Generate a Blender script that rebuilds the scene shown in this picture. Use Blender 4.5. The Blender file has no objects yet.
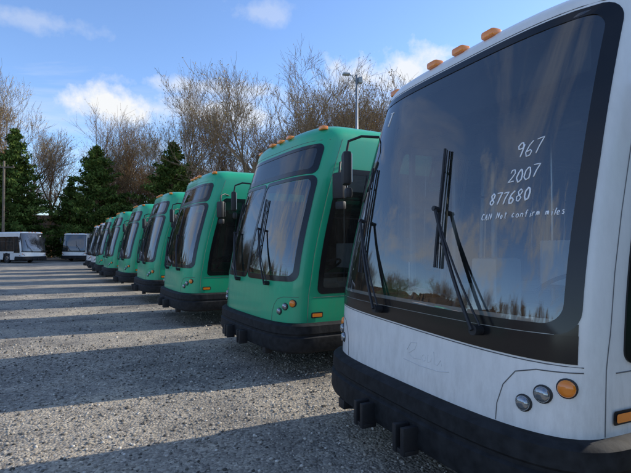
import bpy, bmesh, math, random
import numpy as np
from mathutils import Vector, Matrix
R = random.Random(7)
scene = bpy.context.scene
COL = scene.collection

# ------------------------------------------------------------------ materials
def new_mat(name):
    m = bpy.data.materials.new(name); m.use_nodes = True
    nt = m.node_tree; nt.nodes.clear()
    out = nt.nodes.new('ShaderNodeOutputMaterial')
    return m, nt, out
def N(nt, t, **kw):
    n = nt.nodes.new(t)
    for k, v in kw.items():
        if k.startswith('i_'):
            n.inputs[k[2:].replace('_', ' ')].default_value = v
        else: setattr(n, k, v)
    return n
def ramp(nt, stops):
    n = nt.nodes.new('ShaderNodeValToRGB'); cr = n.color_ramp
    while len(cr.elements) < len(stops): cr.elements.new(0.5)
    for e, (p, c) in zip(cr.elements, stops):
        e.position = p; e.color = c if len(c) == 4 else (*c, 1)
    return n
def simple(name, col, rough=0.5, metal=0.0, var=0.15, scale=6.0, bump=0.0, coat=0.0, spec=.5):
    m, nt, out = new_mat(name)
    b = N(nt, 'ShaderNodeBsdfPrincipled'); L = nt.links
    tc = N(nt, 'ShaderNodeTexCoord')
    nz = N(nt, 'ShaderNodeTexNoise'); nz.inputs['Scale'].default_value = scale; nz.inputs['Detail'].default_value = 3
    L.new(tc.outputs['Object'], nz.inputs['Vector'])
    lo = tuple(c*(1-var) for c in col); hi = tuple(min(1, c*(1+var)) for c in col)
    r = ramp(nt, [(0.3, lo), (0.7, hi)])
    L.new(nz.outputs['Fac'], r.inputs[0]); L.new(r.outputs[0], b.inputs['Base Color'])
    b.inputs['Roughness'].default_value = rough; b.inputs['Metallic'].default_value = metal
    b.inputs['Coat Weight'].default_value = coat; b.inputs['Specular IOR Level'].default_value = spec
    if bump:
        bp = N(nt, 'ShaderNodeBump'); bp.inputs['Strength'].default_value = bump; bp.inputs['Distance'].default_value = 0.01
        L.new(nz.outputs['Fac'], bp.inputs['Height']); L.new(bp.outputs[0], b.inputs['Normal'])
    L.new(b.outputs[0], out.inputs[0]); return m
def paint(name, col, dirt=(0.16, 0.14, 0.11), amount=0.35):
    m, nt, out = new_mat(name); L = nt.links
    b = N(nt, 'ShaderNodeBsdfPrincipled')
    tc = N(nt, 'ShaderNodeTexCoord')
    sp = N(nt, 'ShaderNodeSeparateXYZ'); L.new(tc.outputs['Object'], sp.inputs[0])
    mp = N(nt, 'ShaderNodeMapping'); mp.inputs['Scale'].default_value = (5, 5, 1.6)
    L.new(tc.outputs['Object'], mp.inputs[0])
    n1 = N(nt, 'ShaderNodeTexNoise'); n1.inputs['Scale'].default_value = 3; n1.inputs['Detail'].default_value = 7; n1.inputs['Roughness'].default_value = .72
    L.new(mp.outputs[0], n1.inputs['Vector'])
    n2 = N(nt, 'ShaderNodeTexNoise'); n2.inputs['Scale'].default_value = 2.2; n2.inputs['Detail'].default_value = 4
    L.new(tc.outputs['Object'], n2.inputs['Vector'])
    h = N(nt, 'ShaderNodeMapRange'); h.inputs[1].default_value = 0.5; h.inputs[2].default_value = 1.3; h.inputs[3].default_value = 1.0; h.inputs[4].default_value = 0.3
    L.new(sp.outputs['Z'], h.inputs[0])
    r1 = ramp(nt, [(0.42, (0, 0, 0)), (0.78, (1, 1, 1))]); L.new(n1.outputs['Fac'], r1.inputs[0])
    mu = N(nt, 'ShaderNodeMath', operation='MULTIPLY'); L.new(r1.outputs[0], mu.inputs[0]); L.new(h.outputs[0], mu.inputs[1])
    mu2 = N(nt, 'ShaderNodeMath', operation='MULTIPLY'); L.new(mu.outputs[0], mu2.inputs[0]); mu2.inputs[1].default_value = amount
    rr = ramp(nt, [(0.3, tuple(c*.93 for c in col)), (0.7, col)]); L.new(n2.outputs['Fac'], rr.inputs[0])
    mx = N(nt, 'ShaderNodeMix', data_type='RGBA'); L.new(mu2.outputs[0], mx.inputs[0]); L.new(rr.outputs[0], mx.inputs[6]); mx.inputs[7].default_value = (*dirt, 1)
    L.new(mx.outputs[2], b.inputs['Base Color'])
    r3 = N(nt, 'ShaderNodeMapRange'); r3.inputs[3].default_value = 0.25; r3.inputs[4].default_value = 0.5
    L.new(n1.outputs['Fac'], r3.inputs[0]); L.new(r3.outputs[0], b.inputs['Roughness'])
    b.inputs['Coat Weight'].default_value = 0.4; b.inputs['Coat Roughness'].default_value = 0.1
    L.new(b.outputs[0], out.inputs[0]); return m
def glass(name, tint, base=0.08, dust=0.05, ior=1.6, opaque=False):
    m, nt, out = new_mat(name); L = nt.links
    if opaque: tr = N(nt, 'ShaderNodeBsdfDiffuse')
    else: tr = N(nt, 'ShaderNodeBsdfTransparent')
    tr.inputs[0].default_value = (*tint, 1)
    gl = N(nt, 'ShaderNodeBsdfGlossy'); gl.inputs['Roughness'].default_value = 0.01
    fr = N(nt, 'ShaderNodeFresnel'); fr.inputs[0].default_value = ior
    ad = N(nt, 'ShaderNodeMath', operation='ADD', use_clamp=True); ad.inputs[1].default_value = base; L.new(fr.outputs[0], ad.inputs[0])
    mx = N(nt, 'ShaderNodeMixShader'); L.new(ad.outputs[0], mx.inputs[0]); L.new(tr.outputs[0], mx.inputs[1]); L.new(gl.outputs[0], mx.inputs[2])
    df = N(nt, 'ShaderNodeBsdfDiffuse'); df.inputs[0].default_value = (.5, .48, .43, 1)
    tc = N(nt, 'ShaderNodeTexCoord'); nz = N(nt, 'ShaderNodeTexNoise'); nz.inputs['Scale'].default_value = 3; nz.inputs['Detail'].default_value = 6; nz.inputs['Roughness'].default_value = .75
    L.new(tc.outputs['Object'], nz.inputs['Vector'])
    mr = N(nt, 'ShaderNodeMapRange'); mr.inputs[1].default_value = .35; mr.inputs[2].default_value = .75; mr.inputs[3].default_value = dust*.3; mr.inputs[4].default_value = dust*2
    L.new(nz.outputs['Fac'], mr.inputs[0])
    m2 = N(nt, 'ShaderNodeMixShader'); L.new(mr.outputs[0], m2.inputs[0]); L.new(mx.outputs[0], m2.inputs[1]); L.new(df.outputs[0], m2.inputs[2])
    L.new(m2.outputs[0], out.inputs[0]); return m

M_white = paint('white_paint', (.84, .83, .80), amount=.38)
M_green = paint('green_paint', (.014, .42, .205), amount=.25)
M_black = simple('black_rubber', (.014, .014, .016), .55, scale=30)
M_frit = simple('black_glass_border', (.008, .008, .009), .2)
M_bump = simple('bumper_plastic', (.016, .017, .019), .72, bump=.3, scale=14, var=.45, spec=.25)
M_wind = glass('windshield_glass', (.62, .66, .66), base=.115, dust=.022)
M_side = glass('tinted_glass', (.2, .22, .22), base=.05, dust=.03)
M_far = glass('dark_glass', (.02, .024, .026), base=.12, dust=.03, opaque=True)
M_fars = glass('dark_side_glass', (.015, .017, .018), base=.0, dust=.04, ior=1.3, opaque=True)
M_amber = simple('amber_lens', (.90, .25, .02), .2, coat=.6)
M_lens = simple('lamp_glass', (.30, .32, .34), .12, metal=.7, coat=1)
M_chrome = simple('steel', (.5, .5, .5), .3, metal=1)
M_int = simple('interior_panel', (.55, .56, .55), .6)
M_floor = simple('interior_floor', (.07, .07, .08), .7)
M_seat = simple('seat_fabric', (.03, .09, .12), .8)
M_seam = simple('panel_seam', (.12, .12, .12), .7)
M_ghost = simple('faded_decal', (.66, .66, .66), .5)
M_chalk = simple('paint_marker', (.9, .9, .9), .7, var=.05, scale=60)
M_tyre = simple('tyre', (.02, .02, .021), .8, bump=.4, scale=40)
M_sign = simple('sign_housing', (.012, .012, .013), .5)

# ------------------------------------------------------------------ mesh helpers
def mk(name, verts, faces, mat, smooth=True, parent=None):
    me = bpy.data.meshes.new(name)
    me.from_pydata([tuple(v) for v in verts], [], faces); me.update()
    if mat: me.materials.append(mat)
    if smooth: me.polygons.foreach_set('use_smooth', [True]*len(me.polygons))
    ob = bpy.data.objects.new(name, me); COL.objects.link(ob)
    if parent: ob.parent = parent
    return ob
def box_data(cx, cy, cz, sx, sy, sz, bev=0.0, rot=None):
    bm = bmesh.new(); bmesh.ops.create_cube(bm, size=1)
    for v in bm.verts: v.co = Vector((v.co.x*sx, v.co.y*sy, v.co.z*sz))
    if bev: bmesh.ops.bevel(bm, geom=bm.edges[:], offset=bev, segments=2, profile=.6, affect='EDGES')
    if rot is not None: bmesh.ops.transform(bm, matrix=rot, verts=bm.verts)
    for v in bm.verts: v.co += Vector((cx, cy, cz))
    bm.verts.index_update()
    d = ([v.co.copy() for v in bm.verts], [[v.index for v in f.verts] for f in bm.faces]); bm.free(); return d
def merge(parts):
    V = []; F = []
    for v, f in parts:
        o = len(V); V += list(v); F += [[i+o for i in q] for q in f]
    return V, F
def tube(pts, rad, n=8, cap=True):
    pts = [Vector(p) for p in pts]; V = []; F = []
    rads = rad if isinstance(rad, (list, tuple)) else [rad]*len(pts)
    prev = None
    for i, p in enumerate(pts):
        t = (pts[min(i+1, len(pts)-1)]-pts[max(i-1, 0)]).normalized()
        if prev is None:
            a = Vector((0, 0, 1)) if abs(t.z) < .9 else Vector((1, 0, 0))
            e = t.cross(a).normalized()
        else:
            e = (prev - t*prev.dot(t)).normalized()
        prev = e; f = t.cross(e)
        for k in range(n):
            an = 2*math.pi*k/n
            V.append(p+(e*math.cos(an)+f*math.sin(an))*rads[i])
    for i in range(len(pts)-1):
        for k in range(n):
            a = i*n+k; b = i*n+(k+1) % n
            F.append([a, b, b+n, a+n])
    if cap:
        F.append(list(range(n))[::-1]); F.append([len(pts)*n-n+k for k in range(n)])
    return V, F

# ------------------------------------------------------------------ bus surface
NEXP = 3.5; DD = .46; W0 = 1.28
_t = np.linspace(0, math.pi/2, 2000)
_x = np.sin(_t)**(2/NEXP); _y = 1-np.clip(np.cos(_t), 0, 1)**(2/NEXP)
_s = np.concatenate([[0], np.cumsum(np.hypot(np.diff(_x)*W0, np.diff(_y)*DD))])
S0 = float(_s[-1])
UMAX = S0+11.4
ROOF = {'white': (3.05, 3.19, .24), 'green': (3.07, 3.30, .24)}
def y0f(z):
    if z < .7: return 0.0
    if z < 1.1: return .02*(z-.7)/.4
    return .02+.06*min(1, (z-1.1))*.5+.44*((z-1.1)/1.9)**1.5
def wf(z): return W0 if z < 1.2 else W0-.045*((z-1.2)/1.8)
def P(u, z, off=0.0, inset=0.0):
    def raw(u, z):
        a = abs(u); sg = 1 if u >= 0 else -1
        w = wf(z)-inset; y0 = y0f(z)+inset
        if a <= S0:
            xn = float(np.interp(a, _s, _x)); yn = float(np.interp(a, _s, _y))
            return Vector((sg*w*xn, y0+DD*yn, z))
        k = min(1, (a-S0)/2.2); k = k*k*(3-2*k)
        return Vector((sg*w, DD+y0*(1-k)+(a-S0), z))
    p = raw(u, z)
    if off:
        e = .02
        du = raw(u+e, z)-raw(u-e, z); dz = raw(u, z+e)-raw(u, z-e)
        n = du.cross(dz).normalized()
        p = p+n*off
    return p
def rr_fill(u0, u1, z0, z1, r, off, nc=20, nr=14):
    zs = set(np.linspace(z0, z1, nr+1))
    for k in range(6):
        d = r*(1-math.cos(k/5*math.pi/2)); zs.add(z0+d); zs.add(z1-d)
    zs = sorted(zs); V = []; F = []
    for z in zs:
        dz = min(z-z0, z1-z); ins = 0
        if dz < r: ins = r-math.sqrt(max(0, r*r-(r-dz)**2))
        for c in range(nc+1):
            V.append(P(u0+ins+(u1-u0-2*ins)*c/nc, z, off))
    for i in range(len(zs)-1):
        for c in range(nc):
            a = i*(nc+1)+c; F.append([a, a+1, a+nc+2, a+nc+1])
    return V, F
def taper_band(u0, u1, zl, zr, zt, off, nc=50, nr=5):
    V = []; F = []
    for r_ in range(nr+1):
        for c in range(nc+1):
            f = c/nc; zb = zl+(zr-zl)*f; V.append(P(u0+(u1-u0)*f, zb+(zt-zb)*r_/nr, off))
    for i in range(nr):
        for c in range(nc):
            a = i*(nc+1)+c; F.append([a, a+1, a+nc+2, a+nc+1])
    return V, F
def rr_loop(u0, u1, z0, z1, r, n=16):
    pts = []
    cs = [(u1-r, z1-r, 0), (u0+r, z1-r, 90), (u0+r, z0+r, 180), (u1-r, z0+r, 270)]
    for i, (cu, cz, a0) in enumerate(cs):
        for k in range(7):
            a = math.radians(a0+90*k/6); pts.append((cu+r*math.cos(a), cz+r*math.sin(a)))
        nx = cs[(i+1) % 4]; a = math.radians(nx[2]); e = (nx[0]+r*math.cos(a), nx[1]+r*math.sin(a)); s = pts[-1]
        for k in range(1, n): pts.append((s[0]+(e[0]-s[0])*k/n, s[1]+(e[1]-s[1])*k/n))
    return pts
def rr_ring(u0, u1, z0, z1, r, m, off, ri=None):
    a = rr_loop(u0, u1, z0, z1, r); ri = ri or max(.02, r-.02)
    b = rr_loop(u0+m[0], u1-m[1], z0+m[2], z1-m[3], ri)
    n = len(a); V = []; F = []
    for k in range(n):
        V.append(P(*a[k], -.005)); V.append(P(*a[k], off)); V.append(P(*b[k], off)); V.append(P(*b[k], -.002))
    for k in range(n):
        j = (k+1) % n
        for q in range(3): F.append([k*4+q, k*4+q+1, j*4+q+1, j*4+q])
    return V, F
def uz_tube(pts, rad, off, n=6, sub=6):
    out = []
    for i in range(len(pts)-1):
        for k in range(sub):
            f = k/sub; out.append(P(pts[i][0]*(1-f)+pts[i+1][0]*f, pts[i][1]*(1-f)+pts[i+1][1]*f, off))
    out.append(P(*pts[-1], off)); return tube(out, rad, n)
def disc_lamp(u, z, r, off=.0, depth=.025):
    c = P(u, z, off); n = (P(u, z, .1)-P(u, z)).normalized()
    n = (n+Vector((0, -.35, 0))).normalized()
    e = n.cross(Vector((0, 0, 1))).normalized(); f = n.cross(e)
    prof = [(-.02, 1.0), (depth*.6, 1.0), (depth, .85), (depth*1.25, .5), (depth*1.35, .0)]
    V = []; F = []; m = 20
    for d, s in prof[:-1]:
        for k in range(m):
            a = 2*math.pi*k/m; V.append(c+n*d+(e*math.cos(a)+f*math.sin(a))*r*s)
    V.append(c+n*prof[-1][0])
    for i in range(3):
        for k in range(m): F.append([i*m+k, i*m+(k+1) % m, (i+1)*m+(k+1) % m, (i+1)*m+k])
    for k in range(m): F.append([3*m+k, 3*m+(k+1) % m, 4*m])
    return V, F

SW = [(S0+.06, S0+.98, 1.10)] + [(S0+1.12+1.42*k, S0+1.12+1.42*k+1.30, 1.24) for k in range(7)]
SWT = 2.62
WHEELS = [2.75, 9.0]
WU = 1.28
def hull(variant):
    ZR, ZT, RI = ROOF[variant]
    if variant == 'white': holes = [(-WU+.07, WU-.07, 1.27, 2.97)]
    else: holes = [(-WU+.07, -.03, 1.28, 2.52), (.03, WU-.07, 1.28, 2.52), (-1.17, 1.17, 2.68, 2.96)]
    for a, b, zb in SW:
        holes.append((a, b, zb, SWT)); holes.append((-b, -a, zb, SWT))
    for wy in WHEELS:
        a = S0-DD+wy-.58; b = a+1.16
        holes.append((a, b, .34, .98)); holes.append((-b, -a, .34, .98))
    us = set(); zs = set()
    for h in holes: us.update([round(h[0], 4), round(h[1], 4)]); zs.update([h[2], h[3]])
    for k in range(-30, 31): us.add(round(S0*k/30, 4))
    us.update([round(UMAX, 4), round(-UMAX, 4)])
    for k in range(24): us.update([round(S0+k*.5, 4), round(-S0-k*.5, 4)])
    us = sorted(u for u in us if abs(u) <= UMAX+.001)
    uu = [us[0]]
    hv = set(round(h[i], 4) for h in holes for i in (0, 1))
    for u in us[1:]:
        if u-uu[-1] < .02:
            if u in hv: uu[-1] = u if uu[-1] not in hv else uu[-1]
            continue
        uu.append(u)
    us = uu
    zs.update([.34, .5, .7, .85, 1.0, 1.15, 1.5, 1.7, 1.9, 2.1, 2.3, 2.45, 2.8, ZR])
    zs = sorted(zs); V = []; F = []; nu = len(us)
    for z in zs:
        for u in us: V.append(P(u, z))
    rows = len(zs)
    for k in range(1, 9):
        ph = k/8*math.pi/2; z = ZR+(ZT-ZR)*math.sin(ph); ins = RI*(1-math.cos(ph))
        for u in us:
            p = P(u, ZR, 0, ins); p.z = z; V.append(p)
    for i in range(rows+8-1):
        for c in range(nu-1):
            if i < rows-1:
                um = (us[c]+us[c+1])/2; zm = (zs[i]+zs[i+1])/2
                if any(h[0] < um < h[1] and h[2] < zm < h[3] for h in holes): continue
            a = i*nu+c; F.append([a, a+1, a+nu+1, a+nu])
        a = i*nu; F.append([a+nu-1, a, a+nu, a+2*nu-1])
    top = (rows+7)*nu; F.append([top+c for c in range(nu)])
    return V, F

STROKES = {
 '9': [[(.55,.72),(.48,.95),(.22,.98),(.06,.76),(.2,.55),(.45,.6),(.55,.85),(.52,.4),(.42,0)]],
 '6': [[(.5,1),(.22,.7),(.06,.3),(.2,.02),(.45,.05),(.53,.28),(.35,.45),(.1,.3)]],
 '7': [[(.03,.93),(.58,.98),(.36,.5),(.22,0)]],
 '2': [[(.05,.75),(.2,.98),(.45,.95),(.5,.7),(.3,.35),(.02,.02),(.6,.06)]],
 '0': [[(.3,1),(.08,.75),(.05,.3),(.25,.0),(.48,.15),(.55,.6),(.4,.95),(.28,1)]],
 '8': [[(.5,.85),(.3,1),(.1,.8),(.25,.55),(.5,.3),(.35,.02),(.1,.1),(.1,.35),(.4,.6),(.52,.85)]],
 'C': [[(.5,.85),(.3,1),(.08,.6),(.1,.2),(.3,0),(.52,.12)]],
 'A': [[(0,0),(.28,1),(.55,0)],[(.1,.4),(.47,.42)]],
 'N': [[(.03,0),(.06,1),(.5,.05),(.53,1)]],
 'o': [[(.28,.6),(.08,.4),(.1,.1),(.3,0),(.48,.2),(.42,.5),(.26,.6)]],
 't': [[(.28,.95),(.25,.1),(.4,0)],[(.08,.65),(.48,.68)]],
 'c': [[(.45,.5),(.25,.6),(.08,.3),(.2,.02),(.45,.08)]],
 'n': [[(.08,0),(.1,.6),(.12,.4),(.32,.6),(.45,.45),(.47,0)]],
 'f': [[(.5,.9),(.35,1),(.25,.8),(.24,0)],[(.08,.55),(.45,.58)]],
 'i': [[(.25,0),(.27,.55)],[(.28,.8),(.29,.84)]],
 'r': [[(.1,0),(.12,.6),(.14,.4),(.3,.6),(.45,.52)]],
 'm': [[(.03,0),(.05,.6),(.08,.4),(.2,.6),(.28,.4),(.28,0),(.3,.4),(.42,.6),(.52,.4),(.54,0)]],
 'l': [[(.28,1),(.25,0)]],
 'e': [[(.1,.32),(.45,.36),(.38,.58),(.18,.58),(.08,.3),(.2,.02),(.48,.1)]],
 's': [[(.45,.55),(.2,.6),(.12,.42),(.4,.25),(.35,.02),(.08,.06)]],
 'T': [[(0,1),(.6,1)],[(.3,1),(.3,0)]], ' ': []}
def handwriting(text, u, z, h, rad, slope=.0, gap=.72):
    parts = []; rr = random.Random(len(text)*3)
    for ch in text:
        dz = rr.uniform(-.1, .1)*h; w = h*.85*rr.uniform(.88, 1.08)
        for st in STROKES[ch]:
            pts = [(u+a*w+b*h*.08+rr.uniform(-.04, .04)*h, z+dz+b*h+rr.uniform(-.035, .035)*h) for a, b in st]
            parts.append(uz_tube(pts, rad*rr.uniform(.8, 1.1), .0045, n=6, sub=3))
        u += w*gap*(.55 if ch in 'il' else 1)+rr.uniform(-.03, .05)*h; z += slope*w
    return merge(parts)

def wiper(pu, pz, bu, bz, tu, tz, lu, lz):
    parts = [tube([P(pu, pz, .0), P(pu, pz, .07)], .03, 10)]
    parts.append(uz_tube([(pu, pz), (pu*.55+bu*.45, pz*.55+bz*.45), (bu, bz)], .012, .075, 6, 4))
    parts.append(uz_tube([(pu+.05, pz+.03), (pu*.55+bu*.45+.035, pz*.55+bz*.45), (bu+.01, bz-.02)], .007, .07, 6, 4))
    parts.append(uz_tube([(tu, tz), (bu, bz), (lu, lz)], .010, .035, 6, 5))
    parts.append(uz_tube([(tu, tz), (lu, lz)], .006, .014, 4, 8))
    parts.append(tube([P(bu, bz, .03), P(bu, bz, .09)], .018, 6))
    for f in (.2, .8):
        q = (tu*(1-f)+lu*f, tz*(1-f)+lz*f); parts.append(tube([P(*q, .012), P(*q, .036)], .01, 5))
    return merge(parts)
def wheel(x, y):
    sg = 1 if x > 0 else -1
    prof = [(.0, .27), (.0, .40), (.03, .47), (.08, .49), (.22, .49), (.27, .46), (.28, .40), (.26, .30), (.22, .27), (.20, .20), (.24, .14), (.27, .10), (.27, .0)]
    m = 28; V = []; F = []
    for d, r in prof:
        for k in range(m):
            a = 2*math.pi*k/m; V.append(Vector((x+sg*(d-.28), y+r*math.cos(a), .49+r*math.sin(a))))
    for i in range(len(prof)-1):
        for k in range(m): F.append([i*m+k, i*m+(k+1) % m, (i+1)*m+(k+1) % m, (i+1)*m+k])
    return V, F

def bus_parts(variant):
    out = []; ZR, ZT, RI = ROOF[variant]
    body = M_white if variant == 'white' else M_green
    def add(name, d, mat, smooth=True, sharp=False):
        me = bpy.data.meshes.new(variant+'_'+name); me.from_pydata([tuple(v) for v in d[0]], [], d[1]); me.update()
        bm = bmesh.new(); bm.from_mesh(me)
        if sharp: bmesh.ops.recalc_face_normals(bm, faces=bm.faces)
        bm.to_mesh(me); bm.free()
        me.materials.append(mat)
        if smooth:
            me.polygons.foreach_set('use_smooth', [True]*len(me.polygons))
            me.set_sharp_from_angle(angle=math.radians(38))
        out.append((name, me))
    add('body_shell', hull(variant), body)
    if variant == 'white':
        add('windshield', rr_fill(-WU+.02, WU-.02, 1.22, 3.0, .10, .003, 48, 16), M_wind)
        add('windshield_border', rr_ring(-WU, WU, 1.195, 3.02, .12, (.075, .085, .05, .055), .008), M_frit)
        add('cowl_band', taper_band(-WU-.04, WU-.01, 1.125, 1.05, 1.192, .006), M_frit)
        add('cowl_corners', merge([taper_band(-WU-.04, -WU+.10, 1.16, 1.16, 1.26, .0045, 8, 3), taper_band(WU-.12, WU-.012, 1.16, 1.16, 1.25, .0045, 8, 3)]), M_frit)
        add('cowl_seam', uz_tube([(-WU-.03, 1.112), (WU+.02, 1.036)], .003, .001, 4, 30), M_seam)
        add('sign_housing', merge([box_data(0, .80, 2.83, 2.0, .28, .30, .02)]), M_sign, sharp=True)
    else:
        add('windshield', merge([rr_fill(-WU+.02, -.0, 1.23, 2.56, .10, .003, 26, 14), rr_fill(.0, WU-.02, 1.23, 2.56, .10, .003, 26, 14)]), M_wind)
        add('windshield_border', merge([rr_ring(-WU, -.004, 1.20, 2.58, .11, (.075, .03, .07, .05), .008), rr_ring(.004, WU, 1.20, 2.58, .11, (.03, .075, .07, .05), .008)]), M_frit)
        add('sign_glass', rr_fill(-1.23, 1.23, 2.62, 3.0, .07, .003, 30, 6), M_side)
        add('sign_border', rr_ring(-1.25, 1.25, 2.60, 3.01, .09, (.09, .09, .07, .05), .008), M_frit)
        add('sign_housing', merge([box_data(0, .82, 2.82, 2.0, .22, .34, .02)]), M_sign, sharp=True)
    sg = []; sf = []
    for a, b, zb in SW:
        for s in (1, -1):
            u0, u1 = (a, b) if s > 0 else (-b, -a)
            sg.append(rr_fill(u0-.03, u1+.03, zb-.03, SWT+.03, .06, .003, 5, 6))
            sf.append(rr_ring(u0-.055, u1+.055, zb-.06, SWT+.06, .07, (.075,)*4, .009))
            if zb > 1.2: sf.append(uz_tube([(u0, 2.2), (u1, 2.2)], .014, .01))
            else: sf.append(uz_tube([((u0+u1)/2, zb), ((u0+u1)/2, SWT)], .014, .01))
    add('side_windows', merge(sg), M_side); add('side_window_frames', merge(sf), M_frit)
    prof = [(-.01, .685), (.055, .68), (.085, .655), (.09, .56), (.078, .545), (.078, .525), (.1, .51), (.105, .38), (.09, .34), (.02, .31), (-.03, .31)]
    us = np.linspace(-S0-.75, S0+.75, 90); V = []; F = []
    for u in us:
        for o, z in prof: V.append(P(float(u), z, o))
    m = len(prof)
    for i in range(len(us)-1):
        for k in range(m-1): F.append([i*m+k, (i+1)*m+k, (i+1)*m+k+1, i*m+k+1])
    F.append(list(range(m))); F.append([(len(us)-1)*m+k for k in range(m)][::-1])
    add('bumper', (V, F), M_bump)
    br = []
    for x in (-.30, .22):
        br += [box_data(x, -.15, .40, .04, .12, .18, .008), box_data(x+.09, -.15, .40, .04, .12, .18, .008), box_data(x+.045, -.12, .44, .12, .03, .05, .005), box_data(x+.045, -.16, .33, .14, .08, .03, .005)]
    br += [box_data(-.8, -.02, .30, .10, .10, .08, .01), box_data(.8, -.0, .30, .10, .10, .08, .01)]
    add('rack_brackets', merge(br), M_black, sharp=True)
    lens = []; amb = []; rims = []
    for s in (-1, 1):
        for u, z, r in ((1.02, .82, .038), (1.115, .885, .040)):
            lens.append(disc_lamp(s*u, z, r)); rims.append(disc_lamp(s*u, z, r*1.2, -.001, .008))
        amb.append(disc_lamp(s*1.225, .93, .043)); rims.append(disc_lamp(s*1.225, .93, .051, -.001, .008))
        a_, b_ = S0-.06, S0+.08
        amb.append(rr_fill(min(s*a_, s*b_), max(s*a_, s*b_), .755, .80, .012, .018, 4, 3))
        rims.append(rr_fill(min(s*(a_-.015), s*(b_+.015)), max(s*(a_-.015), s*(b_+.015)), .742, .813, .015, .010, 4, 3))
    for x in (-.34, 0, .34, -1.17, 1.17):
        p = P(x, ZR, 0, RI*.22)
        amb.append(box_data(p.x, p.y-.0, ZR+(ZT-ZR)*.72, .12, .09, .055, .018))
    add('headlamps', merge(lens), M_lens); add('lamp_rims', merge(rims), M_black); add('amber_lights', merge(amb), M_amber, sharp=False)
    se = []
    for s in (-1, 1):
        se.append(uz_tube([(s*.86, .69), (s*.865, .78), (s*.90, .89), (s*.97, .975), (s*1.08, 1.005), (s*1.30, 1.01)], .003, .0008, 4))
        se.append(uz_tube([(s*(S0-.12), .69), (s*(S0-.12), 1.02), (s*(S0-.10), 1.2), (s*(S0-.08), ZR)], .003, .0008, 4))
        se.append(uz_tube([(s*(S0-.05), 1.0), (s*(UMAX-.1), 1.0)], .0035, .001, 4, 30))
        for k in range(8): se.append(uz_tube([(s*(S0+1.05+1.42*k), .36), (s*(S0+1.05+1.42*k), 1.15)], .003, .001, 4, 3))
    se.append(uz_tube([(-1.3, ZR-.01), (1.3, ZR-.01)], .003, .001, 4, 20))
    add('panel_seams', merge(se), M_seam)
    add('wipers', merge([wiper(.74, 1.16, .28, 1.88, .20, 2.32, .33, 1.5), wiper(-.30, 1.16, -.76, 1.85, -.86, 2.34, -.68, 1.42)]), M_black)
    mr = []; mg = []
    for s, yy, zz in ((-1, .32, 2.44), (1, .72, 2.42)):
        rot = Matrix.Rotation(s*.35, 4, 'Z')
        mr.append(box_data(s*1.43, yy, zz, .18, .09, .34, .035, rot))
        mr.append(tube([(s*1.22, yy+.26, 2.74), (s*1.33, yy+.12, 2.76), (s*1.42, yy+.02, 2.72), (s*1.43, yy, zz+.16)], .014, 8))
        mr.append(box_data(s*1.43, yy+.02, zz-.25, .14, .07, .11, .03, rot))
        mg.append(box_data(s*1.43, yy+.052, zz, .15, .006, .29, 0, rot))
    add('mirrors', merge(mr), M_black, sharp=True)
    add('mirror_glass', merge(mg), M_chrome, smooth=False)
    add('wheels', merge([wheel(s*1.26, wy) for s in (-1, 1) for wy in WHEELS]), M_tyre)
    add('wheel_hubs', merge([disc for s in (-1, 1) for wy in WHEELS for disc in [tube([(s*1.18, wy, .49), (s*1.24, wy, .49), (s*1.25, wy, .49)], [.25, .22, .08], 20)]]), M_chrome)
    ar = []
    for wy in WHEELS:
        for s in (-1, 1):
            c = S0-DD+wy
            V = []; F = []
            for k in range(21):
                a = math.pi*k/20
                V.append(P(s*(c+.63*math.cos(a)), .34+.70*math.sin(a), .012)); V.append(P(s*(c+.53*math.cos(a)), .34+.60*math.sin(a), .012))
            for k in range(20): F.append([2*k, 2*k+1, 2*k+3, 2*k+2])
            ar.append((V, F))
            ar.append(box_data(s*.86, wy, .75, .02, 1.3, .8)); ar.append(box_data(s*1.06, wy, 1.12, .4, 1.3, .02))
    add('wheel_arches', merge(ar), M_black, smooth=False)
    add('underframe', merge([box_data(0, 6.2, .40, 2.3, 11.2, .10), box_data(0, 6.2, .3, .8, 9, .12)]), M_black, smooth=False)
    add('interior_floor', merge([box_data(0, 6.3, .50, 2.4, 11.0, .02), box_data(0, 9.5, .8, 2.4, 4.6, .5)]), M_floor, smooth=False)
    inn = [box_data(0, 6.6, 2.95, 2.3, 10.6, .02), box_data(0, 11.5, 1.8, 2.35, .03, 2.3)]
    for s in (-1, 1):
        inn.append(box_data(s*1.2, 7.0, .88, .03, 10.0, .55)); inn.append(box_data(s*1.14, 6.9, 2.76, .16, 10.2, .26, .03))
    inn.append(box_data(.15, 1.75, 1.5, .9, .04, .4, .01))
    add('interior_panels', merge(inn), M_int, smooth=False)
    dash = [box_data(.55, .66, 1.02, 1.1, .55, .28, .05), box_data(-.5, .6, .95, 1.1, .35, .25, .05), box_data(.6, .62, 1.2, .5, .25, .12, .04)]
    rot = Matrix.Rotation(math.radians(25), 4, 'X'); ring = []
    for k in range(25):
        a = 2*math.pi*k/24; v = rot @ Vector((.24*math.cos(a), .24*math.sin(a), 0)); ring.append(Vector((.62, .98, 1.36))+v)
    dash.append(tube(ring, .016, 6, False)); dash.append(tube([(.62, .98, 1.36), (.62, .8, 1.0)], .03, 8))
    dash.append(tube([ring[0], ring[12]], .012, 5)); dash.append(tube([ring[6], ring[18]], .012, 5))
    add('dashboard', merge(dash), M_black, sharp=True)
    seats = [merge([box_data(.62, 1.5, 1.05, .5, .48, .14, .05), box_data(.62, 1.75, 1.45, .48, .12, .75, .05), box_data(.62, 1.78, 1.9, .26, .1, .18, .04), box_data(.62, 1.5, .75, .3, .3, .5, .02)])]
    for k in range(9):
        y = 3.0+k*.8; zb = 1.0 if y > 7.2 else .5
        for x in (-.95, -.52, .52, .95):
            seats.append(merge([box_data(x, y, zb+.45, .42, .42, .09, .03), box_data(x, y+.22, zb+.78, .42, .08, .6, .03)]))
    add('seats', merge(seats), M_seat, sharp=True)
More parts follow.
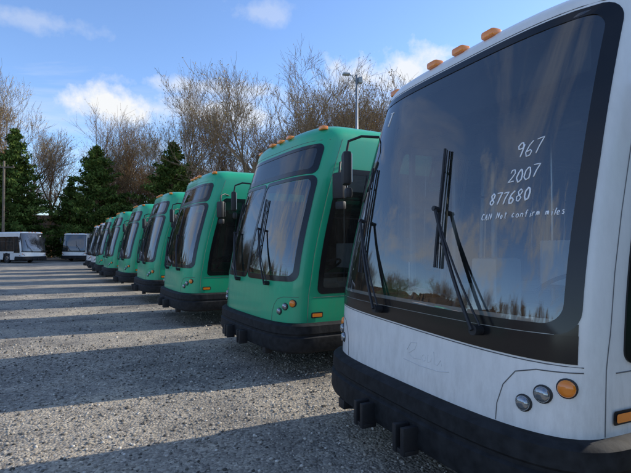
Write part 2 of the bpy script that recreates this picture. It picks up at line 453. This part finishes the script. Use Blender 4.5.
    po = []
    for y in (1.9, 2.9, 4.5, 6.1, 7.7):
        for x in (-.3, .3): po.append(tube([(x, y, .5), (x, y, 2.9)], .017, 8))
    po += [tube([(x, 1.9, 2.45), (x, 10, 2.45)], .015, 6) for x in (-.3, .3)]
    po += [tube([(-.95, .75, .6), (-.95, .75, 1.5)], .015, 6), tube([(-.6, 1.1, 1.15), (-1.0, .8, 1.25)], .015, 6)]
    add('grab_poles', merge(po), M_chrome)
    if variant == 'white':
        add('fare_box', merge([box_data(-.1, 1.0, 1.05, .28, .28, 1.0, .03)]), M_int, sharp=True)
        dr = [box_data(-1.18, y, 1.6, .05, .05, 2.1, .01) for y in (.95, 1.5, 2.05)]+[box_data(-1.18, 1.5, 2.62, .05, 1.15, .06, .01)]
        add('door_frame', merge(dr), M_white, sharp=True)
        add('ceiling_lights', merge([box_data(s*.55, 1.6+k*1.5, 2.92, .22, 1.2, .04, .01) for s in (-1, 1) for k in range(6)]), M_white, sharp=True)
    add('roof_units', merge([box_data(0, 4, ZT+.01, .7, .7, .06, .02), box_data(0, 9.3, ZT+.04, 1.7, 2.2, .14, .05)]), body, sharp=True)
    return out
PARTS = {'white': bus_parts('white'), 'green': bus_parts('green')}
SKIP = {'interior_floor', 'interior_panels', 'dashboard', 'seats', 'grab_poles', 'fare_box', 'door_frame', 'sign_housing', 'ceiling_lights'}
FAR = {}
for v_, pl in PARTS.items():
    fl = []
    for pn, me in pl:
        if pn in SKIP: continue
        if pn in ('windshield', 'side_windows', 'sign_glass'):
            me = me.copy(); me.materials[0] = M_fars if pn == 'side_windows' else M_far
        fl.append((pn, me))
    FAR[v_] = fl
def place_bus(name, variant, x, y, ang, far=False):
    e = bpy.data.objects.new(name, None); COL.objects.link(e)
    e.location = (x, y, 0); e.rotation_euler = (0, 0, ang)
    for pn, me in (FAR if far else PARTS)[variant]:
        o = bpy.data.objects.new(pn, me); COL.objects.link(o); o.parent = e
    return e
A0 = math.radians(-61.0)
main = place_bus('white_transit_bus', 'white', .61, 3.44, math.radians(-65.8))
def child(name, d, mat, parent):
    o = mk(name, d[0], d[1], mat, True, parent); return o
child('handwritten_number', merge([handwriting('967', .82, 2.16, .092, .0042, .02), handwriting('2007', .80, 2.015, .076, .0042, .06),
      handwriting('877680', .69, 1.89, .072, .0042, .03)]), M_chalk, main)
child('handwritten_note', handwriting('CAN Not confirm miles', .65, 1.80, .038, .0028, .02, .82), M_chalk, main)
child('letter_mark', handwriting('T', -.88, 2.74, .13, .007), M_chalk, main)
gh = []
def ell(u, z, a, b, n=14, ph=0): return [(u+a*math.cos(ph+j*6.283/n), z+b*math.sin(ph+j*6.283/n)) for j in range(n)]
gh.append(uz_tube([(.06, .92), (.10, .975), (.17, .985), (.15, .94), (.08, .90), (.14, .875), (.22, .885)], .0018, .0006, 4, 3))
gh.append(uz_tube(ell(.25, .90, .02, .02), .0016, .0006, 4, 2)); gh.append(uz_tube([(.29, .93), (.29, .88), (.32, .89), (.33, .915)], .0016, .0006, 4, 3))
gh.append(uz_tube([(.35, .96), (.36, .885), (.39, .88), (.42, .92), (.43, .885)], .0016, .0006, 4, 3))
gh.append(uz_tube([(.02, .85), (.2, .84), (.4, .845), (.50, .865)], .0022, .0006, 4, 6))
child('ghost_lettering', merge(gh), M_ghost, main)

place_bus('green_transit_bus', 'green', -1.02, 7.0, A0)
gx, gy = -3.25, 10.9
for k in range(5):
    place_bus('green_transit_bus', 'green', gx+R.uniform(-.12, .12), gy, A0+math.radians(R.uniform(-.9, .9)), far=k > 0)
    gx -= 2.22; gy += 3.98
for k in range(2):
    place_bus('white_transit_bus', 'white', gx, gy, A0, far=True); gx -= 2.2; gy += 3.95
place_bus('green_transit_bus', 'green', 3.1, -1.0, A0, far=True)
place_bus('white_transit_bus', 'white', -28.6, 49, math.radians(62), far=True)
place_bus('white_transit_bus', 'white', -27.0, 53.5, math.radians(8), far=True)
for k in range(6):
    place_bus('white_transit_bus' if k % 2 else 'green_transit_bus', 'white' if k % 2 else 'green', -33-k*1.0, 4+k*4.2, math.radians(102), far=True)

# ------------------------------------------------------------------ ground
m, nt, out = new_mat('gravel'); L = nt.links
b = N(nt, 'ShaderNodeBsdfPrincipled'); tc = N(nt, 'ShaderNodeTexCoord')
vo = N(nt, 'ShaderNodeTexVoronoi'); vo.inputs['Scale'].default_value = 42; L.new(tc.outputs['Object'], vo.inputs['Vector'])
n1 = N(nt, 'ShaderNodeTexNoise'); n1.inputs['Scale'].default_value = .7; n1.inputs['Detail'].default_value = 7; n1.inputs['Roughness'].default_value = .68; L.new(tc.outputs['Object'], n1.inputs['Vector'])
n2 = N(nt, 'ShaderNodeTexNoise'); n2.inputs['Scale'].default_value = 9; n2.inputs['Detail'].default_value = 6; n2.inputs['Roughness'].default_value = .75; L.new(tc.outputs['Object'], n2.inputs['Vector'])
sx = N(nt, 'ShaderNodeSeparateColor'); L.new(vo.outputs['Color'], sx.inputs[0])
r1 = ramp(nt, [(0, (.09, .082, .072)), (.35, (.27, .245, .21)), (.75, (.41, .375, .31)), (1, (.64, .59, .50))]); L.new(sx.outputs[0], r1.inputs[0])
r2 = ramp(nt, [(.3, (.17, .153, .127)), (.7, (.46, .42, .35))]); L.new(n2.outputs['Fac'], r2.inputs[0])
mx = N(nt, 'ShaderNodeMix', data_type='RGBA')
rn = ramp(nt, [(.40, (.1, .1, .1)), (.60, (.8, .8, .8))]); L.new(n2.outputs['Fac'], rn.inputs[0])
L.new(rn.outputs[0], mx.inputs[0]); L.new(r1.outputs[0], mx.inputs[6]); L.new(r2.outputs[0], mx.inputs[7])
rl = ramp(nt, [(.34, (.36, .35, .35)), (.46, (.78, .76, .73)), (.54, (1, .96, .90)), (.66, (1.3, 1.2, 1.04))]); L.new(n1.outputs['Fac'], rl.inputs[0])
mm = N(nt, 'ShaderNodeMix', data_type='RGBA', blend_type='MULTIPLY'); mm.inputs[0].default_value = 1; L.new(mx.outputs[2], mm.inputs[6]); L.new(rl.outputs[0], mm.inputs[7])
L.new(mm.outputs[2], b.inputs['Base Color']); b.inputs['Roughness'].default_value = .9
bp = N(nt, 'ShaderNodeBump'); bp.inputs['Strength'].default_value = .8; bp.inputs['Distance'].default_value = .014; bp.invert = True
L.new(vo.outputs['Distance'], bp.inputs['Height'])
bp2 = N(nt, 'ShaderNodeBump'); bp2.inputs['Strength'].default_value = .5; bp2.inputs['Distance'].default_value = .12; L.new(n1.outputs['Fac'], bp2.inputs['Height']); L.new(bp.outputs[0], bp2.inputs['Normal'])
L.new(bp2.outputs[0], b.inputs['Normal']); L.new(b.outputs[0], out.inputs[0])
M_gravel = m
mk('gravel_ground', [(-900, -900, 0), (900, -900, 0), (900, 900, 0), (-900, 900, 0)], [[0, 1, 2, 3]], M_gravel, False)
M_grass = simple('dry_grass', (.12, .10, .05), .9, var=.5, scale=1.5)
def strip(name, pts, w, z, mat):
    V = []; F = []
    for i, p in enumerate(pts):
        a = pts[max(0, i-1)]; c = pts[min(len(pts)-1, i+1)]; d = (Vector(c)-Vector(a)).normalized(); n = Vector((-d.y, d.x))
        V.append((p[0], p[1], z)); V.append((p[0]+n.x*w, p[1]+n.y*w, z))
    for i in range(len(pts)-1): F.append([2*i, 2*i+2, 2*i+3, 2*i+1])
    return mk(name, V, F, mat, False)
LINE = [(80, 62), (40, 66), (0, 68), (-40, 68), (-62, 52), (-72, 20), (-70, -20), (-50, -60)]
strip('dry_grass', LINE, -60, .004, M_grass)

M_stone, nt, out = new_mat('stone'); L = nt.links
b = N(nt, 'ShaderNodeBsdfDiffuse'); g = N(nt, 'ShaderNodeNewGeometry'); r = ramp(nt, [(0, (.07, .066, .06)), (.6, (.30, .275, .235)), (.9, (.46, .42, .36)), (1, (.66, .62, .55))])
L.new(g.outputs['Random Per Island'], r.inputs[0]); L.new(r.outputs[0], b.inputs[0]); L.new(b.outputs[0], out.inputs[0])
bm = bmesh.new(); bmesh.ops.create_icosphere(bm, subdivisions=1, radius=1); bv = np.array([v.co[:] for v in bm.verts]); bf = np.array([[v.index for v in f.verts] for f in bm.faces]); bm.free()
rs = np.random.RandomState(3)
def scatter(n, xr, yr, smin, smax):
    px = rs.uniform(*xr, n); py = rs.uniform(*yr, n); s = smin+(smax-smin)*rs.rand(n)**3
    V = bv[None]*(1+rs.uniform(-.28, .28, (n, 12, 1)))*(s[:, None, None]*rs.uniform(.6, 1.2, (n, 1, 3)))
    a = rs.rand(n)*6.28; c, d = np.cos(a)[:, None], np.sin(a)[:, None]
    X = V[:, :, 0]*c-V[:, :, 1]*d+px[:, None]; Y = V[:, :, 0]*d+V[:, :, 1]*c+py[:, None]; Z = V[:, :, 2]*.7+(s*.25)[:, None]
    return np.stack([X, Y, Z], 2).reshape(-1, 3), (bf[None]+12*np.arange(n)[:, None, None]).reshape(-1, 3)
v1, f1 = scatter(24000, (-5, 2.5), (2, 8), .004, .019)
v2, f2 = scatter(8000, (-12, 1), (6, 17), .008, .026)
vv = np.concatenate([v1, v2]); ff = np.concatenate([f1, f2+len(v1)])
me = bpy.data.meshes.new('loose_gravel'); me.vertices.add(len(vv)); me.vertices.foreach_set('co', vv.ravel()); me.loops.add(ff.size); me.loops.foreach_set('vertex_index', ff.ravel())
me.polygons.add(len(ff)); me.polygons.foreach_set('loop_start', np.arange(len(ff))*3); me.update(calc_edges=True); me.validate()
me.materials.append(M_stone); COL.objects.link(bpy.data.objects.new('loose_gravel', me))

# ------------------------------------------------------------------ trees
def bark(name, col):
    m, nt, out = new_mat(name); L = nt.links; b = N(nt, 'ShaderNodeBsdfDiffuse'); g = N(nt, 'ShaderNodeNewGeometry')
    r = ramp(nt, [(0, tuple(c*.6 for c in col)), (1, tuple(c*1.2 for c in col))]); L.new(g.outputs['Random Per Island'], r.inputs[0]); L.new(r.outputs[0], b.inputs[0]); L.new(b.outputs[0], out.inputs[0]); return m
M_bark = bark('grey_bark', (.25, .185, .12)); M_bark2 = bark('brown_bark', (.24, .155, .09))
def leafmat(name, a, b_, c):
    m, nt, out = new_mat(name); L = nt.links
    g = N(nt, 'ShaderNodeNewGeometry'); r = ramp(nt, [(0, a), (.5, b_), (1, c)]); L.new(g.outputs['Random Per Island'], r.inputs[0])
    oi = N(nt, 'ShaderNodeTexCoord'); nz = N(nt, 'ShaderNodeTexNoise'); nz.inputs['Scale'].default_value = .8; nz.inputs['Detail'].default_value = 1; L.new(oi.outputs['Object'], nz.inputs['Vector'])
    rr = ramp(nt, [(.35, (.5, .5, .5)), (.65, (1.3, 1.3, 1.2))]); L.new(nz.outputs['Fac'], rr.inputs[0])
    mm = N(nt, 'ShaderNodeMix', data_type='RGBA', blend_type='MULTIPLY'); mm.inputs[0].default_value = 1; L.new(r.outputs[0], mm.inputs[6]); L.new(rr.outputs[0], mm.inputs[7])
    d = N(nt, 'ShaderNodeBsdfDiffuse'); L.new(mm.outputs[2], d.inputs[0]); L.new(d.outputs[0], out.inputs[0]); return m
M_bud = leafmat('spring_buds', (.28, .17, .08), (.34, .23, .11), (.32, .30, .11))
M_pine = leafmat('conifer_needles', (.04, .08, .022), (.085, .13, .035), (.16, .20, .055))
M_brush = leafmat('brush', (.15, .10, .06), (.23, .155, .09), (.17, .15, .07))
def bare_tree_mesh(name, seed, H, spread=.5, maxlev=5, mat=M_bark, budn=1, nch_=(6, 5, 5, 4, 4)):
    rr = random.Random(seed); V = []; F = []; tips = []
    def seg(pts, rads, n):
        a, f = tube(pts, rads, n, False); o = len(V); V.extend(a); F.extend([[i+o for i in q] for q in f])
    def grow(p, d, ln, r, lev):
        k = 4 if lev < 2 else (3 if lev < 4 else 2); pts = [p]; rads = [r]; dd = d.copy(); q = p.copy()
        for i in range(k):
            j = .10+.05*lev
            dd = (dd+Vector((rr.uniform(-j, j), rr.uniform(-j, j), rr.uniform(-j*.5, j)+.03*lev))).normalized()
            q = q+dd*(ln/k); pts.append(q.copy()); rads.append(r*(1-.5*(i+1)/k))
        seg(pts, rads, 6 if lev < 2 else (4 if lev < 4 else 3))
        if lev >= maxlev: tips.append((pts[-1], pts[len(pts)//2])); return
        nch = nch_[lev]
        for c in range(nch+rr.randint(0, 1)):
            t = .35+.65*(c+rr.random()*.8)/nch if lev > 0 else .38+.6*(c+rr.random()*.6)/nch
            t = min(t, 1); idx = min(int(t*k), k-1); f = t*k-idx
            pos = pts[idx].lerp(pts[idx+1], min(f, 1))
            base = (pts[idx+1]-pts[idx]).normalized()
            ax = base.orthogonal().normalized(); ax.rotate(Matrix.Rotation(rr.random()*6.283, 3, base).to_quaternion())
            an = rr.uniform(.35, .85)*(1.0 if lev else spread*1.6)
            nd = base.copy(); nd.rotate(Matrix.Rotation(an, 3, ax).to_quaternion()); nd.z += .1; nd.normalize()
            grow(pos, nd, ln*rr.uniform(.52, .74), max(.013, rads[idx]*rr.uniform(.42, .6)), lev+1)
    grow(Vector((0, 0, 0)), Vector((0, 0, 1)), H*.5, H*.018, 0)
    nb = len(F)
    for a, b_ in tips:
        for q in (a, b_):
            if rr.random() < .35*budn:
                s = rr.uniform(.05, .12); c = q+Vector((rr.uniform(-.15, .15),)*3)
                e = Vector((rr.uniform(-1, 1), rr.uniform(-1, 1), rr.uniform(-1, 1))).normalized()*s; g = e.orthogonal().normalized()*s
                o = len(V); V.extend([c-e, c+g, c+e]); F.append([o, o+1, o+2])
    me = bpy.data.meshes.new(name); me.from_pydata([tuple(v) for v in V], [], F); me.update(); me.materials.append(mat); me.materials.append(M_bud)
    mi = np.zeros(len(F), dtype=np.int32); mi[nb:] = 1; me.polygons.foreach_set('material_index', mi); return me
BT = [bare_tree_mesh('bare_tree_a', 11, 20, .6), bare_tree_mesh('bare_tree_b', 23, 20, .75),
      bare_tree_mesh('bare_tree_c', 37, 20, .5, 4, M_bark2, 3, (7, 6, 6, 6)), bare_tree_mesh('bare_tree_d', 51, 20, .55, 4, M_bark2, 4, (7, 6, 6, 6))]
def zmax(me):
    a = np.empty(len(me.vertices)*3); me.vertices.foreach_get('co', a); return a.reshape(-1, 3)[:, 2].max()
BH = [zmax(t) for t in BT]
def put_tree(name, k, x, y, h, parent=None, wide=1.0):
    o = bpy.data.objects.new(name, BT[k]); COL.objects.link(o); s = h/BH[k]; o.scale = (s*wide, s*wide, s); o.location = (x, y, -.05); o.rotation_euler = (0, 0, R.random()*6.28)
    if parent: o.parent = parent
    return o
def px(u, z): return (u-315.5)/480*z
for u, z, h, k, wd in ((254, 58, 26.0, 1, 1.15), (325, 60, 28.5, 0, 1.2), (365, 66, 25, 1, 1.2), (180, 66, 27, 0, .9), (16, 66, 28, 1, 1.0), (112, 70, 23, 2, 1.1), (293, 68, 25, 1, 1.2), (222, 70, 21, 3, 1.2), (-20, 62, 23, 3, 1), (140, 72, 21, 0, 1.2), (50, 72, 20, 3, 1.2), (345, 70, 24, 2, 1.3), (270, 72, 22, 3, 1.3)):
    put_tree('bare_tree', k, px(u, z), z, h, None, wd)
put_tree('bare_tree', 0, 40, 27, 17)
tl = bpy.data.objects.new('distant_tree_line', None); COL.objects.link(tl)
for i in range(len(LINE)-1):
    a = Vector(LINE[i]); c = Vector(LINE[i+1]); n = int((c-a).length/(1.8 if i in (1, 2, 3) else 5)); d = (c-a).normalized(); nn = Vector((d.y, -d.x))
    for k in range(n):
        p = a+d*((k+R.random())*(c-a).length/n)+nn*R.uniform(4, 22)
        put_tree('tree', R.choice([2, 3]), p.x, p.y, R.uniform(13, 19), tl, R.uniform(1, 1.35))
def cards(name, pts, size, mat, parent=None):
    n = len(pts); c = np.array(pts); e = rs.normal(size=(n, 3)); e /= np.linalg.norm(e, axis=1)[:, None]; g = np.cross(e, rs.normal(size=(n, 3))); g /= np.linalg.norm(g, axis=1)[:, None]
    s = (size*(.5+rs.rand(n)))[:, None]; V = np.stack([c-e*s, c+g*s*.5, c+e*s, c-g*s*.5], 1).reshape(-1, 3)
    F = np.arange(4*n).reshape(-1, 4)
    return mk(name, V.tolist(), F.tolist(), mat, False, parent)
bp_ = []
for i in range(len(LINE)-1):
    a = Vector(LINE[i]); c = Vector(LINE[i+1]); ln = (c-a).length; d = (c-a)/ln; nn = Vector((d.y, -d.x))
    for k in range(int(ln*1.8)):
        q = a+d*R.uniform(0, ln)+nn*R.uniform(2, 18); hh = R.uniform(2, 8); w_ = R.uniform(1, 2.4)
        for j in range(80):
            v = rs.normal(size=3)*.42
            bp_.append((q.x+v[0]*w_, q.y+v[1]*w_, max(.05, hh*(.42+v[2]*.7))))
cards('undergrowth', bp_, .24, M_brush)
V = []; F = []
for ring, (off, hb) in enumerate(((30, 9.5), (42, 13.0))):
    prev = None
    for i in range(len(LINE)-1):
        a = Vector(LINE[i]); c = Vector(LINE[i+1]); d = (c-a).normalized(); nn = Vector((d.y, -d.x)); n = int((c-a).length/.7)
        for k in range(n):
            p = a+(c-a)*(k/n)+nn*off
            h = hb*(.8+.2*math.sin(k*.13+ring*2+i))+R.uniform(-1.2, 1.2)
            V += [(p.x, p.y, -.2), (p.x+R.uniform(-.5, .5), p.y+R.uniform(-.8, .8), h*.5), (p.x, p.y+R.uniform(-.8, .8), h)]
            if prev is not None:
                F += [[prev, len(V)-3, len(V)-2, prev+1], [prev+1, len(V)-2, len(V)-1, prev+2]]
            prev = len(V)-3
mk('wooded_ridge', V, F, simple('distant_woods', (.13, .088, .055), .95, var=.55, scale=1.3), False)
def conifer_mesh(name, seed, H, W):
    rr = random.Random(seed); q = np.random.RandomState(seed); V, F = tube([(0, 0, 0), (0, 0, H*.5), (0, 0, H*.97)], [.22, .14, .03], 8, False)
    V = list(V); C = []
    z = H*.04
    while z < H*.985:
        t = z/H; prof = min(1, (1-t)*1.45)**.95*(.78+.22*min(1, t*6)); nb = 7 if t < .7 else 6
        for k in range(nb):
            a = rr.random()*6.283; ln = W*.5*prof*rr.uniform(.5, 1.3)+.1
            el = .15+.5*t
            b0 = Vector((0, 0, z)); d = Vector((math.cos(a), math.sin(a), el))
            p1 = b0+d*ln*.6; p2 = b0+d*ln+Vector((0, 0, -.08*ln+.1))
            tv, tf = tube([b0, p1, p2], [.05*(1-t)+.01, .03, .008], 3, False); o = len(V); V += tv; F += [[i+o for i in f] for f in tf]
            m = int(4+ln*5)
            for j in range(m):
                f = .3+.7*(j+rr.random())/m; pos = b0.lerp(p1, f/.6) if f < .6 else p1.lerp(p2, (f-.6)/.4)
                cs = .16+.14*ln*.5*(1.15-f)
                cc = np.array(pos)+q.normal(size=(8, 3))*cs*np.array([1, 1, .55]); C.append(cc)
        z += H*rr.uniform(.022, .038)
    C = np.concatenate(C); n = len(C); nb = len(F)
    e = q.normal(size=(n, 3)); e[:, 2] += .3; e /= np.linalg.norm(e, axis=1)[:, None]; g = np.cross(e, q.normal(size=(n, 3))); g /= np.linalg.norm(g, axis=1)[:, None]
    s = (.17*(.6+.8*q.rand(n)))[:, None]; QV = np.stack([C-e*s, C+g*s*.45, C+e*s, C-g*s*.45], 1).reshape(-1, 3)
    o = len(V); V = [tuple(v) for v in V]+QV.tolist(); F = F+(np.arange(4*n).reshape(-1, 4)+o).tolist()
    me = bpy.data.meshes.new(name); me.from_pydata(V, [], F); me.update(); me.materials.append(M_bark2); me.materials.append(M_pine)
    mi = np.ones(len(F), dtype=np.int32); mi[:nb] = 0; me.polygons.foreach_set('material_index', mi); return me
CM = [conifer_mesh('conifer_a', 5, 13, 8), conifer_mesh('conifer_b', 8, 14, 7.0)]
for u, z, s, k in ((96, 60, 1.10, 0), (14, 58, 1.14, 1), (172, 62, 1.17, 0), (70, 62, .74, 1), (122, 63, .66, 0)):
    o = bpy.data.objects.new('conifer_tree', CM[k]); COL.objects.link(o); o.location = (px(u, z), z, -.1); o.scale = (s, s, s); o.rotation_euler = (0, 0, R.random()*6)

# ------------------------------------------------------------------ poles
M_wood = simple('pole_wood', (.14, .11, .08), .85, var=.3, scale=8)
M_galv = simple('galvanised_steel', (.30, .31, .32), .45, metal=.6)
def utility_pole(x, y, h):
    d = merge([tube([(0, 0, 0), (0, 0, h)], [.16, .11], 10), box_data(0, 0, h-.7, 2.2, .12, .14, .01)]+[tube([(q, 0, h-.62), (q, 0, h-.42)], .05, 8) for q in (-1, -.4, .4, 1)])
    o = mk('utility_pole', d[0], d[1], M_wood, True); o.location = (x, y, 0)
utility_pole(px(3, 52), 52, 11.0)
def street_lamp(x, y, h):
    d = merge([tube([(0, 0, 0), (0, 0, h)], [.14, .08], 12), tube([(0, 0, h-.6), (-.3, 0, h-.1), (-.6, 0, h)], .035, 8), tube([(0, 0, h-.7), (.2, 0, h-.5)], .03, 8),
               box_data(-.72, 0, h+.0, .5, .34, .14, .05), box_data(.25, 0, h-.35, .3, .34, .4, .04), box_data(0, 0, .15, .45, .45, .3, .03)])
    o = mk('street_lamp', d[0], d[1], M_galv, True); o.location = (x, y, 0); o.rotation_euler = (0, 0, .2)
street_lamp(px(357, 32), 32, 13.2)

# ------------------------------------------------------------------ sky & sun
AZ = math.radians(66.5); EL = math.radians(28)
w = bpy.data.worlds.new('World'); scene.world = w; w.use_nodes = True; nt = w.node_tree; nt.nodes.clear(); L = nt.links
wo = nt.nodes.new('ShaderNodeOutputWorld'); bg = nt.nodes.new('ShaderNodeBackground'); bg.inputs[1].default_value = .15
sky = nt.nodes.new('ShaderNodeTexSky'); sky.sky_type = 'NISHITA'; sky.sun_disc = False; sky.sun_elevation = EL; sky.sun_rotation = AZ; sky.air_density = 1.0; sky.dust_density = .3; sky.ozone_density = 2.0
gain = N(nt, 'ShaderNodeMix', data_type='RGBA', blend_type='MULTIPLY'); gain.inputs[0].default_value = 1; gain.inputs[7].default_value = (1.27, 1.42, 1.70, 1); L.new(sky.outputs[0], gain.inputs[6])
tc = nt.nodes.new('ShaderNodeTexCoord'); sp = nt.nodes.new('ShaderNodeSeparateXYZ'); L.new(tc.outputs['Generated'], sp.inputs[0])
mz = N(nt, 'ShaderNodeMath', operation='MAXIMUM'); L.new(sp.outputs[2], mz.inputs[0]); mz.inputs[1].default_value = 0
az = N(nt, 'ShaderNodeMath', operation='ADD'); L.new(mz.outputs[0], az.inputs[0]); az.inputs[1].default_value = .12
dx = N(nt, 'ShaderNodeMath', operation='DIVIDE'); L.new(sp.outputs[0], dx.inputs[0]); L.new(az.outputs[0], dx.inputs[1])
dy = N(nt, 'ShaderNodeMath', operation='DIVIDE'); L.new(sp.outputs[1], dy.inputs[0]); L.new(az.outputs[0], dy.inputs[1])
cb = N(nt, 'ShaderNodeCombineXYZ'); L.new(dx.outputs[0], cb.inputs[0]); L.new(dy.outputs[0], cb.inputs[1])
cn = N(nt, 'ShaderNodeTexNoise'); cn.inputs['Scale'].default_value = .9; cn.inputs['Detail'].default_value = 7; cn.inputs['Roughness'].default_value = .6; cn.inputs['Distortion'].default_value = .6
mp = N(nt, 'ShaderNodeMapping'); mp.inputs['Location'].default_value = (3.1, 1.7, 0); mp.inputs['Scale'].default_value = (.7, 1.5, 1); L.new(cb.outputs[0], mp.inputs[0]); L.new(mp.outputs[0], cn.inputs['Vector'])
cr = ramp(nt, [(.49, (0, 0, 0)), (.64, (.35, .35, .35)), (.82, (.85, .85, .85))]); L.new(cn.outputs['Fac'], cr.inputs[0])
n2 = N(nt, 'ShaderNodeTexNoise'); n2.inputs['Scale'].default_value = 13; n2.inputs['Detail'].default_value = 7; n2.inputs['Roughness'].default_value = .62; L.new(tc.outputs['Generated'], n2.inputs['Vector'])
def bank(dirv, k, amp, lo=2.9, hi=2.0):
    sub = N(nt, 'ShaderNodeVectorMath', operation='SUBTRACT'); L.new(tc.outputs['Generated'], sub.inputs[0]); sub.inputs[1].default_value = Vector(dirv).normalized()
    sc = N(nt, 'ShaderNodeVectorMath', operation='MULTIPLY'); L.new(sub.outputs[0], sc.inputs[0]); sc.inputs[1].default_value = k
    ln = N(nt, 'ShaderNodeVectorMath', operation='LENGTH'); L.new(sc.outputs[0], ln.inputs[0])
    ad = N(nt, 'ShaderNodeMath', operation='MULTIPLY_ADD'); L.new(n2.outputs['Fac'], ad.inputs[0]); ad.inputs[1].default_value = 3.6; L.new(ln.outputs['Value'], ad.inputs[2])
    r = N(nt, 'ShaderNodeMapRange'); r.inputs[1].default_value = lo; r.inputs[2].default_value = hi; r.inputs[3].default_value = 0; r.inputs[4].default_value = amp; L.new(ad.outputs[0], r.inputs[0]); return r
def pd(x, y): return (x-315.5, 480, 247-y)
banks = [bank(pd(104, 106), (9, 9, 32), .98), bank(pd(210, 112), (6, 6, 34), .75), bank(pd(395, 72), (7, 7, 26), .9), bank(pd(225, 88), (6, 6, 55), .6), bank(pd(265, 10), (14, 14, 45), .3), bank(pd(30, 18), (9, 9, 50), .28),
         bank((-900, 300, 260), (3, 3, 9), .7), bank((-600, -300, 300), (3, 3, 8), .6), bank((-500, 60, 250), (4, 4, 12), .6)]
acc = cr.outputs[0]
for bnk in banks:
    mxx = N(nt, 'ShaderNodeMath', operation='MAXIMUM'); L.new(acc, mxx.inputs[0]); L.new(bnk.outputs[0], mxx.inputs[1]); acc = mxx.outputs[0]
mc = N(nt, 'ShaderNodeMix', data_type='RGBA'); L.new(acc, mc.inputs[0]); L.new(gain.outputs[2], mc.inputs[6]); mc.inputs[7].default_value = (6.3, 6.4, 6.5, 1)
L.new(mc.outputs[2], bg.inputs[0]); L.new(bg.outputs[0], wo.inputs[0])
sl = bpy.data.lights.new('sun', 'SUN'); sl.energy = 5.0; sl.angle = math.radians(.5); sl.color = (1, .92, .79)
so = bpy.data.objects.new('sun', sl); COL.objects.link(so)
sd = Vector((math.sin(AZ)*math.cos(EL), math.cos(AZ)*math.cos(EL), math.sin(EL))); so.rotation_euler = sd.to_track_quat('Z', 'Y').to_euler(); so.location = sd*50

# ------------------------------------------------------------------ camera
cd = bpy.data.cameras.new('camera'); co = bpy.data.objects.new('camera', cd); COL.objects.link(co)
cd.sensor_width = 36; cd.lens = 480/631*36; cd.clip_end = 3000; cd.clip_start = .05
co.location = (0, 0, 1.64); co.rotation_euler = (math.radians(90+1.25), 0, 0)
scene.camera = co
scene.view_settings.view_transform = 'Standard'; scene.view_settings.look = 'None'; scene.view_settings.exposure = 0
